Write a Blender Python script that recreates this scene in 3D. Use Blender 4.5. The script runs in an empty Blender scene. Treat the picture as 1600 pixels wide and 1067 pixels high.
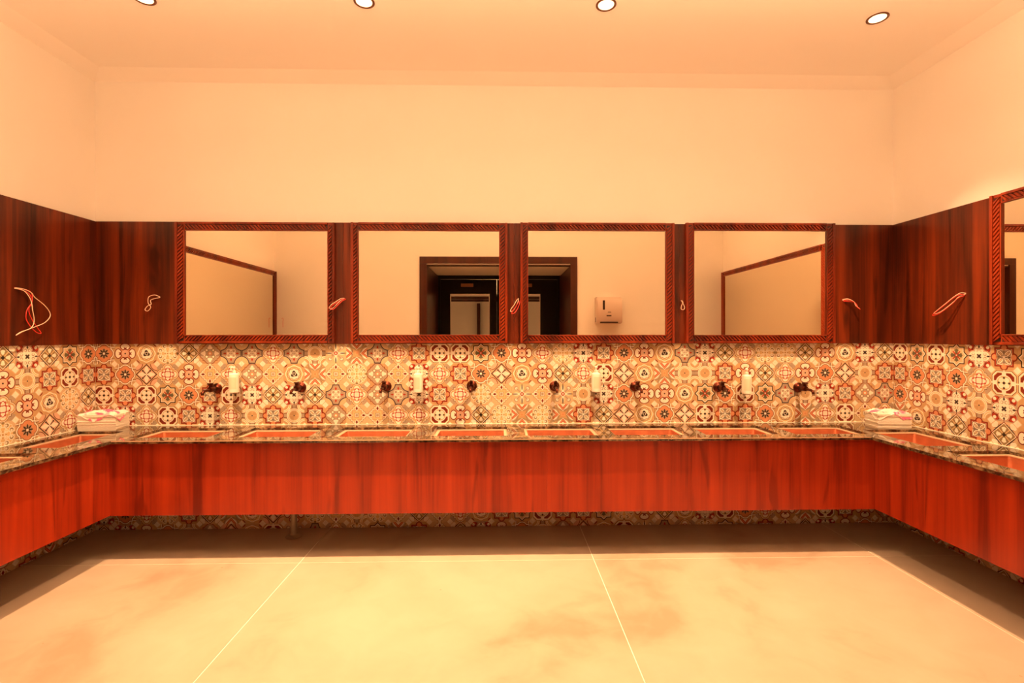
import bpy, bmesh, math, random
from mathutils import Vector, Matrix
random.seed(7)
S = bpy.context.scene
C = S.collection
PI = math.pi

# ------------------------------------------------------------------ camera
cam = bpy.data.objects.new('camera', bpy.data.cameras.new('camera'))
C.objects.link(cam)
cam.location = (3.289, -4.104, 1.58)
cam.rotation_euler = (Matrix.Rotation(-.0231, 3, 'Z') @ Matrix.Rotation(PI / 2, 3, 'X') @ Matrix.Rotation(-.0007, 3, 'Z')).to_euler()
cam.data.sensor_width = 36
cam.data.lens = 17.426
cam.data.shift_y = -.00594
cam.data.clip_start = .02
S.camera = cam

# ------------------------------------------------------------------ world, exposure
W = bpy.data.worlds.new('world'); S.world = W; W.use_nodes = True
W.node_tree.nodes['Background'].inputs[0].default_value = (1, .6, .3, 1)
W.node_tree.nodes['Background'].inputs[1].default_value = .02
S.view_settings.view_transform = 'Standard'
S.view_settings.look = 'None'
S.view_settings.gamma = 1
S.view_settings.use_curve_mapping = False
S.view_settings.exposure = 0.0
S.cycles.max_bounces = 14
S.cycles.diffuse_bounces = 9
S.cycles.glossy_bounces = 8
S.cycles.caustics_reflective = False
S.cycles.caustics_refractive = False

LIGHT_COL = (1, .555, .275)
SPOT_W = 700
SPOT_W2 = 75
SPOT_ANGLE = 80
FILL_W = 28
UPFILL_W = 108
HALL_W = 60

RW = 6.60      # room width, left wall x = 0
RD = 3.25      # back wall y = 0, doorway wall y = -RD
RH = 3.69
PZ0, PZ1 = 1.512, 2.506   # wood panelling band
CT = .848                 # countertop height
TP = .17                  # tile pitch

DOWNLIGHTS = [(1.06, -.95), (2.428, -.95), (3.964, -.955), (5.80, -.861)]
DOWNLIGHTS2 = [(1.06, -2.35), (2.428, -2.35), (3.964, -2.35), (5.80, -2.3)]


def spot(x, y, z, w, ang=SPOT_ANGLE):
    l = bpy.data.lights.new('downlight_lamp', 'SPOT')
    l.energy = w; l.color = LIGHT_COL; l.spot_size = math.radians(ang); l.spot_blend = 1.0
    l.shadow_soft_size = .016
    o = bpy.data.objects.new('downlight_lamp', l); C.objects.link(o)
    o.location = (x, y, z)
    return o


for x, y in DOWNLIGHTS:
    spot(x, y, RH - .035, SPOT_W)
for x, y in DOWNLIGHTS2:
    spot(x, y, RH - .035, SPOT_W2)
fl_ = bpy.data.lights.new('ceiling_fill', 'AREA'); fl_.energy = FILL_W; fl_.color = LIGHT_COL; fl_.shape = 'RECTANGLE'; fl_.size = 5.0; fl_.size_y = .5  # added soft fill without a fixture, lifts the walls
fo = bpy.data.objects.new('ceiling_fill', fl_); C.objects.link(fo); fo.location = (3.3, -1.3, RH - .02)
cv = bpy.data.lights.new('added_uplight', 'AREA'); cv.energy = UPFILL_W; cv.color = LIGHT_COL; cv.shape = 'RECTANGLE'; cv.size = 5.6; cv.size_y = .15  # added unseen uplight in mid-air, brightens the ceiling; no cove is built
co = bpy.data.objects.new('added_uplight', cv); C.objects.link(co); co.location = (3.3, -2.0, 3.18); co.rotation_euler = (PI, 0, 0)
hl = bpy.data.lights.new('hall_lamp', 'AREA'); hl.energy = HALL_W; hl.color = LIGHT_COL; hl.size = .8
ho = bpy.data.objects.new('hall_lamp', hl); C.objects.link(ho); ho.location = (3.2, -5.6, 2.9)


# ------------------------------------------------------------------ material helpers
def new_mat(name):
    m = bpy.data.materials.new(name); m.use_nodes = True
    nt = m.node_tree
    return m, nt, nt.nodes['Principled BSDF']


def plain(name, col, rough=.5, metal=0, spec=.5, noise=0, nscale=6, bump=0, bscale=80, coat=0):
    m, nt, b = new_mat(name)
    b.inputs['Base Color'].default_value = (*col, 1)
    b.inputs['Roughness'].default_value = rough
    b.inputs['Metallic'].default_value = metal
    b.inputs['Specular IOR Level'].default_value = spec
    b.inputs['Coat Weight'].default_value = coat
    if noise or bump:
        tc = nt.nodes.new('ShaderNodeTexCoord')
    if noise:
        n = nt.nodes.new('ShaderNodeTexNoise'); n.inputs['Scale'].default_value = nscale; n.inputs['Detail'].default_value = 6
        nt.links.new(tc.outputs['Object'], n.inputs['Vector'])
        r = nt.nodes.new('ShaderNodeValToRGB')
        r.color_ramp.elements[0].position = .3; r.color_ramp.elements[1].position = .7
        r.color_ramp.elements[0].color = (*[c * (1 - noise) for c in col], 1)
        r.color_ramp.elements[1].color = (*[min(1, c * (1 + noise * .5)) for c in col], 1)
        nt.links.new(n.outputs['Fac'], r.inputs[0]); nt.links.new(r.outputs[0], b.inputs['Base Color'])
    if bump:
        n2 = nt.nodes.new('ShaderNodeTexNoise'); n2.inputs['Scale'].default_value = bscale; n2.inputs['Detail'].default_value = 4
        nt.links.new(tc.outputs['Object'], n2.inputs['Vector'])
        bp = nt.nodes.new('ShaderNodeBump'); bp.inputs['Strength'].default_value = bump; bp.inputs['Distance'].default_value = .004
        nt.links.new(n2.outputs['Fac'], bp.inputs['Height']); nt.links.new(bp.outputs[0], b.inputs['Normal'])
    return m


def wood(name, dark, mid, light, rough=.32, scale=1.0, coat=.15, axis='z'):
    """vertical-grain veneer: long soft streaks, a finer grain and darker flame figures"""
    m, nt, b = new_mat(name)
    N, L = nt.nodes.new, nt.links.new
    tc = N('ShaderNodeTexCoord')
    def noise(sc, s, det=5, dist=0):
        mp = N('ShaderNodeMapping'); mp.inputs['Scale'].default_value = sc
        L(tc.outputs['Object'], mp.inputs['Vector'])
        n = N('ShaderNodeTexNoise'); n.inputs['Scale'].default_value = s; n.inputs['Detail'].default_value = det
        n.inputs['Distortion'].default_value = dist
        L(mp.outputs[0], n.inputs['Vector']); return n.outputs['Fac']
    st = {'z': ((1, 1, .06), (1, 1, .02), (1, 1, .11)), 'x': ((.06, 1, 1), (.02, 1, 1), (.22, 1, 1))}[axis]
    a = noise(st[0], 9 * scale, 4, .4)
    g = noise(st[1], 70 * scale, 4)
    k = noise(st[2], 7 * scale, 3, 1.2)
    mix = N('ShaderNodeMath'); mix.operation = 'MULTIPLY_ADD'; mix.inputs[1].default_value = .3
    L(g, mix.inputs[0]); L(a, mix.inputs[2])
    r = N('ShaderNodeValToRGB')
    e = r.color_ramp.elements
    e[0].position = .45; e[0].color = (*dark, 1)
    e[1].position = .85; e[1].color = (*light, 1)
    x = e.new(.63); x.color = (*mid, 1)
    L(mix.outputs[0], r.inputs[0])
    r2 = N('ShaderNodeValToRGB'); r2.color_ramp.elements[0].position = .62; r2.color_ramp.elements[1].position = .70
    L(k, r2.inputs[0])
    mx = N('ShaderNodeMix'); mx.data_type = 'RGBA'
    mm = N('ShaderNodeMath'); mm.operation = 'MULTIPLY'; mm.inputs[1].default_value = .65
    L(r2.outputs[0], mm.inputs[0]); L(mm.outputs[0], mx.inputs['Factor'])
    L(r.outputs[0], mx.inputs['A']); mx.inputs['B'].default_value = (*[c * .8 for c in dark], 1)
    L(mx.outputs['Result'], b.inputs['Base Color'])
    b.inputs['Roughness'].default_value = rough
    b.inputs['Coat Weight'].default_value = coat; b.inputs['Coat Roughness'].default_value = .2
    b.inputs['Specular IOR Level'].default_value = .35
    return m


M = {}
M['wall'] = plain('cream_wall_paint', (.88, .86, .82), .75, noise=.02, nscale=1.5)
M['ceiling'] = plain('ceiling_paint', (.93, .91, .88), .8)
M['wood_apron'] = wood('red_veneer', (.16, .012, .003), (.32, .028, .005), (.43, .042, .007))
M['wood_panel'] = wood('shaded_red_veneer', (.022, .004, .001), (.085, .013, .003), (.19, .027, .004))  # darker copy of the apron veneer, shade of the upper wall put into its colour
M['wood_frame'] = wood('frame_wood', (.09, .011, .003), (.20, .023, .005), (.29, .037, .007), rough=.28)
M['wood_door'] = wood('door_casing_wood', (.03, .007, .003), (.06, .012, .004), (.08, .015, .005))
M['groove'] = plain('carving_groove', (.03, .006, .003), .6)  # dark colour standing in for shade between the rope ridges
M['grout'] = plain('cream_grout', (.88, .85, .72), .8)
M['tilebody'] = plain('tile_body', (.62, .5, .34), .6)
M['bronze'] = plain('dark_bronze', (.10, .022, .010), .32, metal=.85, noise=.3, nscale=40)
M['mirror'] = plain('mirror_silver', (.86, .77, .62), .0, metal=1)
M['soap_white'] = plain('bottle_plastic', (.88, .86, .74), .3)
M['soap_label'] = plain('bottle_label', (.80, .74, .56), .5)
M['soap_pump'] = plain('pump_plastic', (.9, .88, .78), .25)
M['holder'] = plain('holder_metal', (.25, .12, .06), .35, metal=.8)
M['wire_white'] = plain('white_wire', (.85, .62, .45), .45)
M['wire_red'] = plain('red_wire', (.75, .04, .03), .45)
M['copper_in'] = plain('copper_bowl', (.52, .145, .06), .38, metal=.35, noise=.22, nscale=14, bump=.25, bscale=60)
M['copper_rim'] = plain('painted_sheen', (.85, .58, .38), .3, metal=.35)  # paler than the bowl: reflection of polished copper painted into the colour
M['black_door'] = plain('black_lacquer', (.008, .006, .005), .6, spec=.15)
M['white_plastic'] = plain('dispenser_plastic', (.62, .50, .44), .35)
M['dark_plastic'] = plain('dark_plastic', (.03, .012, .008), .4)
M['pipe'] = plain('grey_pipe', (.30, .24, .17), .4, metal=.3)
M['paper'] = plain('paper_towels', (.86, .82, .72), .8, bump=.5, bscale=60)
M['chrome'] = plain('brushed_steel', (.6, .55, .5), .3, metal=1)
M['rim_dark'] = plain('downlight_rim', (.16, .05, .02), .4, metal=.5)
m, nt, b = new_mat('lamp_glow')
b.inputs['Emission Color'].default_value = (1, .80, .45, 1); b.inputs['Emission Strength'].default_value = 2.2
b.inputs['Base Color'].default_value = (.8, .7, .5, 1); M['glow'] = m
m, nt, b = new_mat('clear_glass')
b.inputs['Transmission Weight'].default_value = 1; b.inputs['Roughness'].default_value = 0; b.inputs['IOR'].default_value = 1.1
b.inputs['Base Color'].default_value = (.9, .9, .9, 1); M['glass'] = m


def granite():
    m, nt, b = new_mat('dark_granite')
    N, L = nt.nodes.new, nt.links.new
    tc = N('ShaderNodeTexCoord')
    v = N('ShaderNodeTexVoronoi'); v.inputs['Scale'].default_value = 55
    n = N('ShaderNodeTexNoise'); n.inputs['Scale'].default_value = 9; n.inputs['Detail'].default_value = 8; n.inputs['Distortion'].default_value = 1.5
    L(tc.outputs['Object'], v.inputs['Vector']); L(tc.outputs['Object'], n.inputs['Vector'])
    ad = N('ShaderNodeMath'); ad.operation = 'MULTIPLY_ADD'; ad.inputs[1].default_value = .25
    L(v.outputs['Distance'], ad.inputs[0]); L(n.outputs['Fac'], ad.inputs[2])
    r = N('ShaderNodeValToRGB'); e = r.color_ramp.elements
    e[0].position = .46; e[0].color = (.022, .014, .008, 1)
    e[1].position = .80; e[1].color = (.26, .17, .09, 1)
    x = e.new(.62); x.color = (.075, .05, .028, 1)
    L(ad.outputs[0], r.inputs[0]); L(r.outputs[0], b.inputs['Base Color'])
    b.inputs['Roughness'].default_value = .045
    b.inputs['IOR'].default_value = 1.75
    return m


M['granite'] = granite()


def concrete():
    m, nt, b = new_mat('polished_floor_slab')
    N, L = nt.nodes.new, nt.links.new
    g = N('ShaderNodeNewGeometry')
    def noise(s, det, dist=0):
        n = N('ShaderNodeTexNoise'); n.inputs['Scale'].default_value = s; n.inputs['Detail'].default_value = det
        n.inputs['Distortion'].default_value = dist
        L(g.outputs['Position'], n.inputs['Vector']); return n.outputs['Fac']
    a = noise(.9, 5, .6); c = noise(4.5, 7, .8)
    ad = N('ShaderNodeMath'); ad.operation = 'MULTIPLY_ADD'; ad.inputs[1].default_value = .28
    L(c, ad.inputs[0]); L(a, ad.inputs[2])
    r = N('ShaderNodeValToRGB'); e = r.color_ramp.elements
    e[0].position = .48; e[0].color = (.36, .26, .18, 1)
    e[1].position = .80; e[1].color = (.47, .385, .295, 1)
    x = e.new(.62); x.color = (.43, .34, .25, 1)
    L(ad.outputs[0], r.inputs[0])
    # small darker pits and stains
    v = N('ShaderNodeTexVoronoi'); v.inputs['Scale'].default_value = 3.1; L(g.outputs['Position'], v.inputs['Vector'])
    lt = N('ShaderNodeMath'); lt.operation = 'LESS_THAN'; lt.inputs[1].default_value = .022; L(v.outputs['Distance'], lt.inputs[0])
    mu = N('ShaderNodeMath'); mu.operation = 'MULTIPLY'; mu.inputs[1].default_value = .45; L(lt.outputs[0], mu.inputs[0])
    mx = N('ShaderNodeMix'); mx.data_type = 'RGBA'; L(mu.outputs[0], mx.inputs['Factor']); L(r.outputs[0], mx.inputs['A'])
    mx.inputs['B'].default_value = (.3, .16, .06, 1)
    L(mx.outputs['Result'], b.inputs['Base Color'])
    b.inputs['Roughness'].default_value = .38
    b.inputs['Specular IOR Level'].default_value = .3
    return m


M['floor'] = concrete()


def wrap():
    m, nt, b = new_mat('printed_wrapper')
    N, L = nt.nodes.new, nt.links.new
    tc = N('ShaderNodeTexCoord')
    n = N('ShaderNodeTexNoise'); n.inputs['Scale'].default_value = 9; n.inputs['Detail'].default_value = 2; n.inputs['Distortion'].default_value = .8
    L(tc.outputs['Object'], n.inputs['Vector'])
    r = N('ShaderNodeValToRGB'); e = r.color_ramp.elements
    e[0].position = .44; e[0].color = (.86, .80, .70, 1)
    e[1].position = .50; e[1].color = (.80, .14, .28, 1)
    L(n.outputs['Fac'], r.inputs[0]); L(r.outputs[0], b.inputs['Base Color'])
    b.inputs['Roughness'].default_value = .25
    return m


M['wrapper'] = wrap()


# ------------------------------------------------------------------ patterned tiles: tiny node compiler
class X:
    nt = None
    def __init__(s, sock): s.s = sock
    @staticmethod
    def op(o, *a):
        n = X.nt.nodes.new('ShaderNodeMath'); n.operation = o
        for i, q in enumerate(a):
            if isinstance(q, X): X.nt.links.new(q.s, n.inputs[i])
            else: n.inputs[i].default_value = q
        return X(n.outputs[0])
    def __add__(s, o): return X.op('ADD', s, o)
    def __radd__(s, o): return X.op('ADD', s, o)
    def __sub__(s, o): return X.op('SUBTRACT', s, o)
    def __rsub__(s, o): return X.op('SUBTRACT', o, s)
    def __mul__(s, o): return X.op('MULTIPLY', s, o)
    def __rmul__(s, o): return X.op('MULTIPLY', s, o)
    def __neg__(s): return X.op('MULTIPLY', s, -1)


def mn(a, *b):
    for q in b: a = X.op('MINIMUM', a, q)
    return a
def mx_(a, *b):
    for q in b: a = X.op('MAXIMUM', a, q)
    return a
def ab(a): return X.op('ABSOLUTE', a)
def hyp(a, b): return X.op('SQRT', a * a + b * b)
def circ(p, c, q, d, r): return hyp(p - c, q - d) - r
def ell(p, c, q, d, rp, rq): return (hyp((p - c) * (1 / rp), (q - d) * (1 / rq)) - 1) * min(rp, rq)
def dia(p, c, q, rp, rq): return ab(p - c) * (1 / rp) + ab(q) * (1 / rq) - 1
def ring(s, w): return ab(s) - w
def wave(th, n, amp): return X.op('COSINE', th * n) * amp


CR = (.90, .85, .70); TAN = (.56, .37, .18); GRY = (.43, .345, .24); ORG = (.68, .30, .14); DRD = (.20, .022, .008)
BLK = (.035, .02, .014); OLV = (.30, .22, .10); GLD = (.74, .54, .26); PNK = (.72, .46, .32); BRN = (.16, .06, .022)
LTN = (.66, .50, .29); NAV = (.06, .045, .05); GRN = (.12, .11, .06); RED = (.40, .035, .012)


def tile_material(kind):
    m, nt, b = new_mat('patterned_tile_' + kind)
    X.nt = nt
    tc = nt.nodes.new('ShaderNodeTexCoord')
    sp = nt.nodes.new('ShaderNodeSeparateXYZ'); nt.links.new(tc.outputs['Object'], sp.inputs[0])
    x = X(sp.outputs[0]) * (2 / TP); y = X(sp.outputs[1]) * (2 / TP)
    ax, ay = ab(x), ab(y)
    u, v = mx_(ax, ay), mn(ax, ay)
    d, e = (ax + ay) * .70711, ab(ax - ay) * .70711
    r = hyp(x, y)
    a1 = ax + ay
    L = []   # (colour, sdf)  later covers earlier
    bg = TAN
    if kind == 'A':
        bg = TAN
        L += [(ORG, r - .62), (DRD, ell(u, .65, v, 0, .34, .50)), (CR, ell(u, .66, v, 0, .26, .41)),
              (DRD, circ(u, .45, v, .13, .15)), (CR, circ(u, .50, v, .20, .09)), (PNK, r - .36), (BLK, r - .075)]
    elif kind == 'B':
        th = X.op('ARCTAN2', y, x)
        w8 = wave(th, 8, .035); bg = TAN
        L += [(DRD, ell(d, 1.13, e, 0, .085, .19)), (CR, r - .84 - w8), (GLD, r - .765 - w8), (BRN, r - .66 + w8), (LTN, r - .62 + w8),
              (DRD, r - .53 - w8), (CR, r - .50 - w8), (BLK, r - .27 - wave(th + .4, 3, .07)), (CR, r - .15), (BLK, r - .105)]
    elif kind == 'C':
        bg = LTN
        th = X.op('ARCTAN2', y, x)
        L += [(GLD, r - .93 - wave(th, 8, .06)), (CR, ring(r - .90 - wave(th, 8, .06), .025)), (OLV, circ(d, .70, e, .27, .21)), (CR, ring(circ(d, .70, e, .27, .19), .035)),
              (CR, circ(d, .66, e, .30, .09)), (OLV, circ(u, .92, v, .0, .12)), (CR, ring(circ(u, .36, v, 0, .24), .03)), (CR, ring(circ(d, .36, e, 0, .14), .025)), (BRN, circ(u, .24, v, 0, .035)), (BRN, r - .04)]
    elif kind == 'D':
        bg = LTN
        L += [(BRN, circ(d, .98, e, .0, .27)), (CR, circ(d, .98, e, 0, .23)), (CR, circ(u, .78, v, .62, .17)),
              (DRD, mx_(a1 - 1.02, .80 - a1)), (BLK, mx_(a1 - 1.05, .88 - a1, e - .42)), (OLV, a1 - .90), (CR, ring(a1 - .90, .035)),
              (OLV, a1 - .80), (CR, ell(u, .42, v, 0, .20, .13)), (CR, circ(u, .50, v, .10, .08)), (GLD, mx_(e - .035, a1 - .9)), (BLK, r - .14)]
    elif kind == 'E':
        bg = TAN
        q = mn(circ(u, .44, v, 0, .52), u - .62)
        L += [(DRD, q - .08), (TAN, q - .02), (GRY, q), (CR, circ(u, .58, v, 0, .17)), (CR, circ(u, .72, v, 0, .12)), (CR, circ(u, .52, v, .15, .09)),
              (OLV, ring(circ(d, .44, e, 0, .14), .03)), (CR, circ(d, .44, e, 0, .1)), (ORG, r - .20), (CR, r - .10)]
    elif kind == 'F':
        bg = LTN
        s = .74 - hyp(ax - 1.03, ay - 1.03)
        L += [(GLD, ring(circ(d, 1.40, e, 0, .55), .03)), (NAV, mx_(s - .04, u - .99)), (GRY, mx_(s + .05, u - .9)), (CR, ring(circ(d, .34, e, 0, .16), .03)),
              (CR, ell(u, .35, v, 0, .16, .08)), (RED, dia(u, .58, v, .20, .10)), (CR, r - .13), (GRY, r - .08)]
    elif kind == 'G':
        bg = TAN
        q = mn(u - .64, circ(u, .70, v, 0, .22))
        L += [(DRD, q - .11), (RED, q - .03), (GRY, u - .62), (CR, ring(u - .56, .025)), (ORG, circ(u, .74, v, 0, .20)),
              (BLK, ell(d, .42, e, 0, .37, .20)), (CR, ell(d, .42, e, 0, .33, .165)), (BLK, ring(ell(d, .38, e, 0, .20, .07), .012)),
              (LTN, ell(d, .38, e, 0, .18, .06)), (NAV, dia(u, .40, v, .12, .05)), (CR, r - .09)]
    elif kind == 'H':
        bg = TAN
        q = mn(circ(u, .40, v, 0, .46), u - .62)
        th = X.op('ARCTAN2', y, x)
        L += [(CR, mx_(ring(v - .60, .04), .62 - u)), (BRN, mx_(ring(v - .52, .03), .70 - u)), (BRN, q - .12), (CR, q - .09), (BRN, q + .01), (ORG, q + .06),
              (GRY, r - .40), (BLK, r - .34 - wave(th, 8, .15)), (PNK, r - .15), (BRN, u - .15), (CR, u - .10)]
    elif kind == 'I':
        bg = GLD
        o = mx_(u, a1 * .61)
        L += [(BRN, o - .95), (CR, o - .90), (GLD, o - .80), (DRD, o - .77), (CR, mx_(o - .80, v - .16)), (CR, r - .63), (BRN, r - .53), (GLD, r - .51),
              (CR, circ(d, .30, e, 0, .20)), (CR, circ(u, .47, v, 0, .0)), (CR, mx_(v - .05, .6 - u)), (BLK, circ(u, .40, v, 0, .085)), (BLK, r - .11)]
    elif kind == 'J':
        bg = TAN
        s = mn(u, d)
        L += [(BLK, s - .74), (CR, s - .65), (LTN, s - .58), (GRN, ell(u, .32, v, .0, .24, .13)), (GRN, circ(u, .42, v, .12, .08)), (RED, mx_(e - .055, d - .48)), (CR, u - .05)]
    elif kind == 'K':
        bg = GRY
        L += [(DRD, circ(d, .82, e, 0, .36)), (RED, circ(d, .98, e, .14, .15)), (CR, circ(d, 1.02, e, 0, .13)), (PNK, circ(u, .5, v, 0, .46)), (BRN, circ(u, .5, v, 0, .41)), (CR, circ(u, .50, v, 0, .38)),
              (GRY, circ(u, .50, v, .16, .13)), (CR, circ(u, .50, v, .19, .08)), (CR, r - .32), (BLK, mx_(e - .07, d - .22)),
              (BLK, dia(u, .76, v, .16, .09)), (BLK, mx_(v - .022, .6 - u))]
    elif kind == 'L':
        bg = LTN
        L += [(DRD, ring(circ(d, 1.45, e, 0, .66), .035)), (PNK, circ(d, 1.45, e, 0, .60)), (BRN, a1 - 1.02), (BLK, mx_(a1 - 1.0, .93 - a1)), (PNK, a1 - .88), (CR, ell(u, .45, v, 0, .34, .16)), (CR, circ(u, .42, v, .1, .12)),
              (BLK, mx_(e - .04, d - .50)), (BLK, circ(d, .50, e, 0, .08)), (CR, circ(u, .0, v, 0, .10)), (BLK, r - .04)]
    elif kind == 'M':
        bg = TAN
        q = mn(circ(u, .55, v, 0, .38), u - .55)
        L += [(GRY, circ(d, 1.1, e, 0, .3)), (BRN, ring(q - .10, .02)), (CR, ring(q - .05, .02)), (TAN, q), (CR, ell(u, .58, v, 0, .28, .26)), (CR, u - .40), (RED, circ(u, .52, v, .16, .075)), (RED, mx_(ring(v - .20, .03), u - .5, .2 - u)),
              (RED, ring(u - .26, .035)), (CR, u - .18), (RED, circ(u, .60, v, .05, .045))]
    elif kind == 'N':
        bg = LTN
        z = a1 - .98 - X.op('COSINE', (ax - ay) * 14) * .05
        L += [(BRN, ring(z - .10, .025)), (CR, ring(z, .05)), (GLD, mx_(z, -z)), (TAN, u - .46), (GLD, u - .40), (CR, dia(u, .66, v, .30, .20)),
              (DRD, dia(u, .66, v, .21, .12)), (BRN, u - .22), (CR, u - .18), (GRY, u - .12)]
    elif kind == 'O':
        bg = TAN
        L += [(GRY, mx_(v - .24, .60 - u)), (BRN, mx_(ring(v - .20, .03), .60 - u)), (CR, circ(d, 1.414, e, 0, .70)), (GLD, circ(d, 1.414, e, 0, .63)), (CR, circ(d, 1.414, e, 0, .55)), (TAN, circ(d, 1.414, e, 0, .48)),
              (BRN, r - .72), (CR, r - .70), (GLD, r - .62), (CR, r - .56), (LTN, r - .50), (TAN, r - .42), (LTN, mx_(v - .02, r - .42)), (BLK, r - .06)]
    elif kind == 'P':
        bg = LTN
        L += [(GLD, ell(u, .62, v, 0, .36, .20)), (CR, ell(u, .55, v, 0, .32, .14)), (BLK, ell(u, .68, v, 0, .30, .055)), (GRY, circ(d, .80, e, 0, .22)), (CR, circ(d, .76, e, 0, .13)),
              (GRY, mx_(e - .07, d - .75)), (CR, r - .26), (RED, r - .18), (CR, r - .08)]
    elif kind == 'Q':
        bg = TAN
        g = hyp(u - 1.0, v * .9)
        t = mx_(v - (u - .42) * .85, .42 - u)
        L += [(OLV, g - .66), (GRY, g - .60), (CR, mn(g - .50, t - .08)), (RED, t - .02), (ORG, t + .05), (RED, t + .16), (CR, t + .24), (ORG, u - .22), (GLD, ring(u - .14, .02))]
    else:
        pass
    L.append((GRY if kind in 'EKM' else LTN, 1.62 - a1))
    L.append((CR, 1.70 - a1))
    cur = None
    for c, s in L:
        k = X.op('LESS_THAN', s, 0.0)
        n = nt.nodes.new('ShaderNodeMix'); n.data_type = 'RGBA'
        nt.links.new(k.s, n.inputs['Factor'])
        if cur is None: n.inputs['A'].default_value = (*bg, 1)
        else: nt.links.new(cur, n.inputs['A'])
        n.inputs['B'].default_value = (*c, 1)
        cur = n.outputs['Result']
    # slight cloudy variation of the printed glaze
    no = nt.nodes.new('ShaderNodeTexNoise'); no.inputs['Scale'].default_value = 25
    ge = nt.nodes.new('ShaderNodeNewGeometry'); nt.links.new(ge.outputs['Position'], no.inputs['Vector'])
    mr = nt.nodes.new('ShaderNodeMapRange'); mr.inputs['To Min'].default_value = .78; mr.inputs['To Max'].default_value = 1.08
    nt.links.new(no.outputs['Fac'], mr.inputs['Value'])
    mu = nt.nodes.new('ShaderNodeVectorMath'); mu.operation = 'SCALE'
    nt.links.new(cur, mu.inputs[0]); nt.links.new(mr.outputs[0], mu.inputs['Scale'])
    nt.links.new(mu.outputs[0], b.inputs['Base Color'])
    b.inputs['Roughness'].default_value = .35
    b.inputs['Specular IOR Level'].default_value = .35
    return m


# ------------------------------------------------------------------ mesh helpers
def mesh_obj(name, bm, mat, parent=None, smooth=False):
    me = bpy.data.meshes.new(name)
    bmesh.ops.recalc_face_normals(bm, faces=bm.faces[:])
    bm.to_mesh(me); bm.free()
    for mt in (mat if isinstance(mat, (list, tuple)) else [mat]): me.materials.append(mt)
    if smooth:
        for p in me.polygons: p.use_smooth = True
        try: me.set_sharp_from_angle(angle=math.radians(38))
        except Exception: pass
    o = bpy.data.objects.new(name, me); C.objects.link(o)
    if parent: o.parent = parent
    return o


def thing(name, label, cat, loc=(0, 0, 0), rot=(0, 0, 0), group=None):
    o = bpy.data.objects.new(name, None); C.objects.link(o)
    o.empty_display_size = .05
    o.location = loc; o.rotation_euler = rot
    o['label'] = label; o['category'] = cat
    if group: o['group'] = group
    return o


def struct(o):
    o['kind'] = 'structure'; return o


def box(bm, x0, y0, z0, x1, y1, z1, bev=0):
    r = bmesh.ops.create_cube(bm, size=1)
    vs = r['verts']
    for v in vs:
        v.co = Vector(((x0 + x1) / 2 + v.co.x * (x1 - x0), (y0 + y1) / 2 + v.co.y * (y1 - y0), (z0 + z1) / 2 + v.co.z * (z1 - z0)))
    if bev:
        es = list({e for v in vs for e in v.link_edges})
        bmesh.ops.bevel(bm, geom=es, offset=bev, segments=2, affect='EDGES', profile=.6)
    return vs


def bx(*a, bev=0):
    bm = bmesh.new(); box(bm, *a, bev=bev); return bm


def cyl(bm, p0, p1, r0, r1=None, seg=20, caps=True):
    p0, p1 = Vector(p0), Vector(p1)
    r1 = r0 if r1 is None else r1
    q = (p1 - p0).to_track_quat('Z', 'Y')
    a = [bm.verts.new(p0 + q @ Vector((math.cos(2 * PI * i / seg) * r0, math.sin(2 * PI * i / seg) * r0, 0))) for i in range(seg)]
    b = [bm.verts.new(p1 + q @ Vector((math.cos(2 * PI * i / seg) * r1, math.sin(2 * PI * i / seg) * r1, 0))) for i in range(seg)]
    for i in range(seg): bm.faces.new((a[i], a[(i + 1) % seg], b[(i + 1) % seg], b[i]))
    if caps: bm.faces.new(a[::-1]); bm.faces.new(b)


def lathe(bm, prof, seg=28, M4=None):
    """prof: (radius, height) pairs about z"""
    rings = []
    for r, z in prof:
        if r < 1e-6: rings.append([bm.verts.new((0, 0, z))])
        else: rings.append([bm.verts.new((math.cos(2 * PI * i / seg) * r, math.sin(2 * PI * i / seg) * r, z)) for i in range(seg)])
    for a, b in zip(rings, rings[1:]):
        for i in range(seg):
            j = (i + 1) % seg
            if len(a) == 1 and len(b) == 1: continue
            if len(a) == 1: bm.faces.new((a[0], b[i], b[j]))
            elif len(b) == 1: bm.faces.new((a[i], a[j], b[0]))
            else: bm.faces.new((a[i], a[j], b[j], b[i]))
    if M4 is not None:
        bmesh.ops.transform(bm, matrix=M4, verts=[v for rg in rings for v in rg])


def tube(bm, pts, r, seg=8, sub=5):
    P = [Vector(p) for p in pts]
    Q = []
    for i in range(len(P) - 1):   # catmull-rom
        p0, p1, p2, p3 = P[max(i - 1, 0)], P[i], P[i + 1], P[min(i + 2, len(P) - 1)]
        for k in range(sub):
            t = k / sub
            Q.append(.5 * ((2 * p1) + (p2 - p0) * t + (2 * p0 - 5 * p1 + 4 * p2 - p3) * t * t + (3 * p1 - p0 - 3 * p2 + p3) * t ** 3))
    Q.append(P[-1])
    prev = None; up = Vector((.13, .31, .94))
    for i, p in enumerate(Q):
        t = (Q[min(i + 1, len(Q) - 1)] - Q[max(i - 1, 0)]).normalized()
        n = t.cross(up)
        if n.length < 1e-3: n = t.cross(Vector((1, 0, 0)))
        n.normalize(); up = n.cross(t)
        b = t.cross(n)
        rg = [bm.verts.new(p + (n * math.cos(2 * PI * k / seg) + b * math.sin(2 * PI * k / seg)) * r) for k in range(seg)]
        if prev:
            for k in range(seg): bm.faces.new((prev[k], prev[(k + 1) % seg], rg[(k + 1) % seg], rg[k]))
        else: bm.faces.new(rg[::-1])
        prev = rg
    bm.faces.new(prev)


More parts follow.
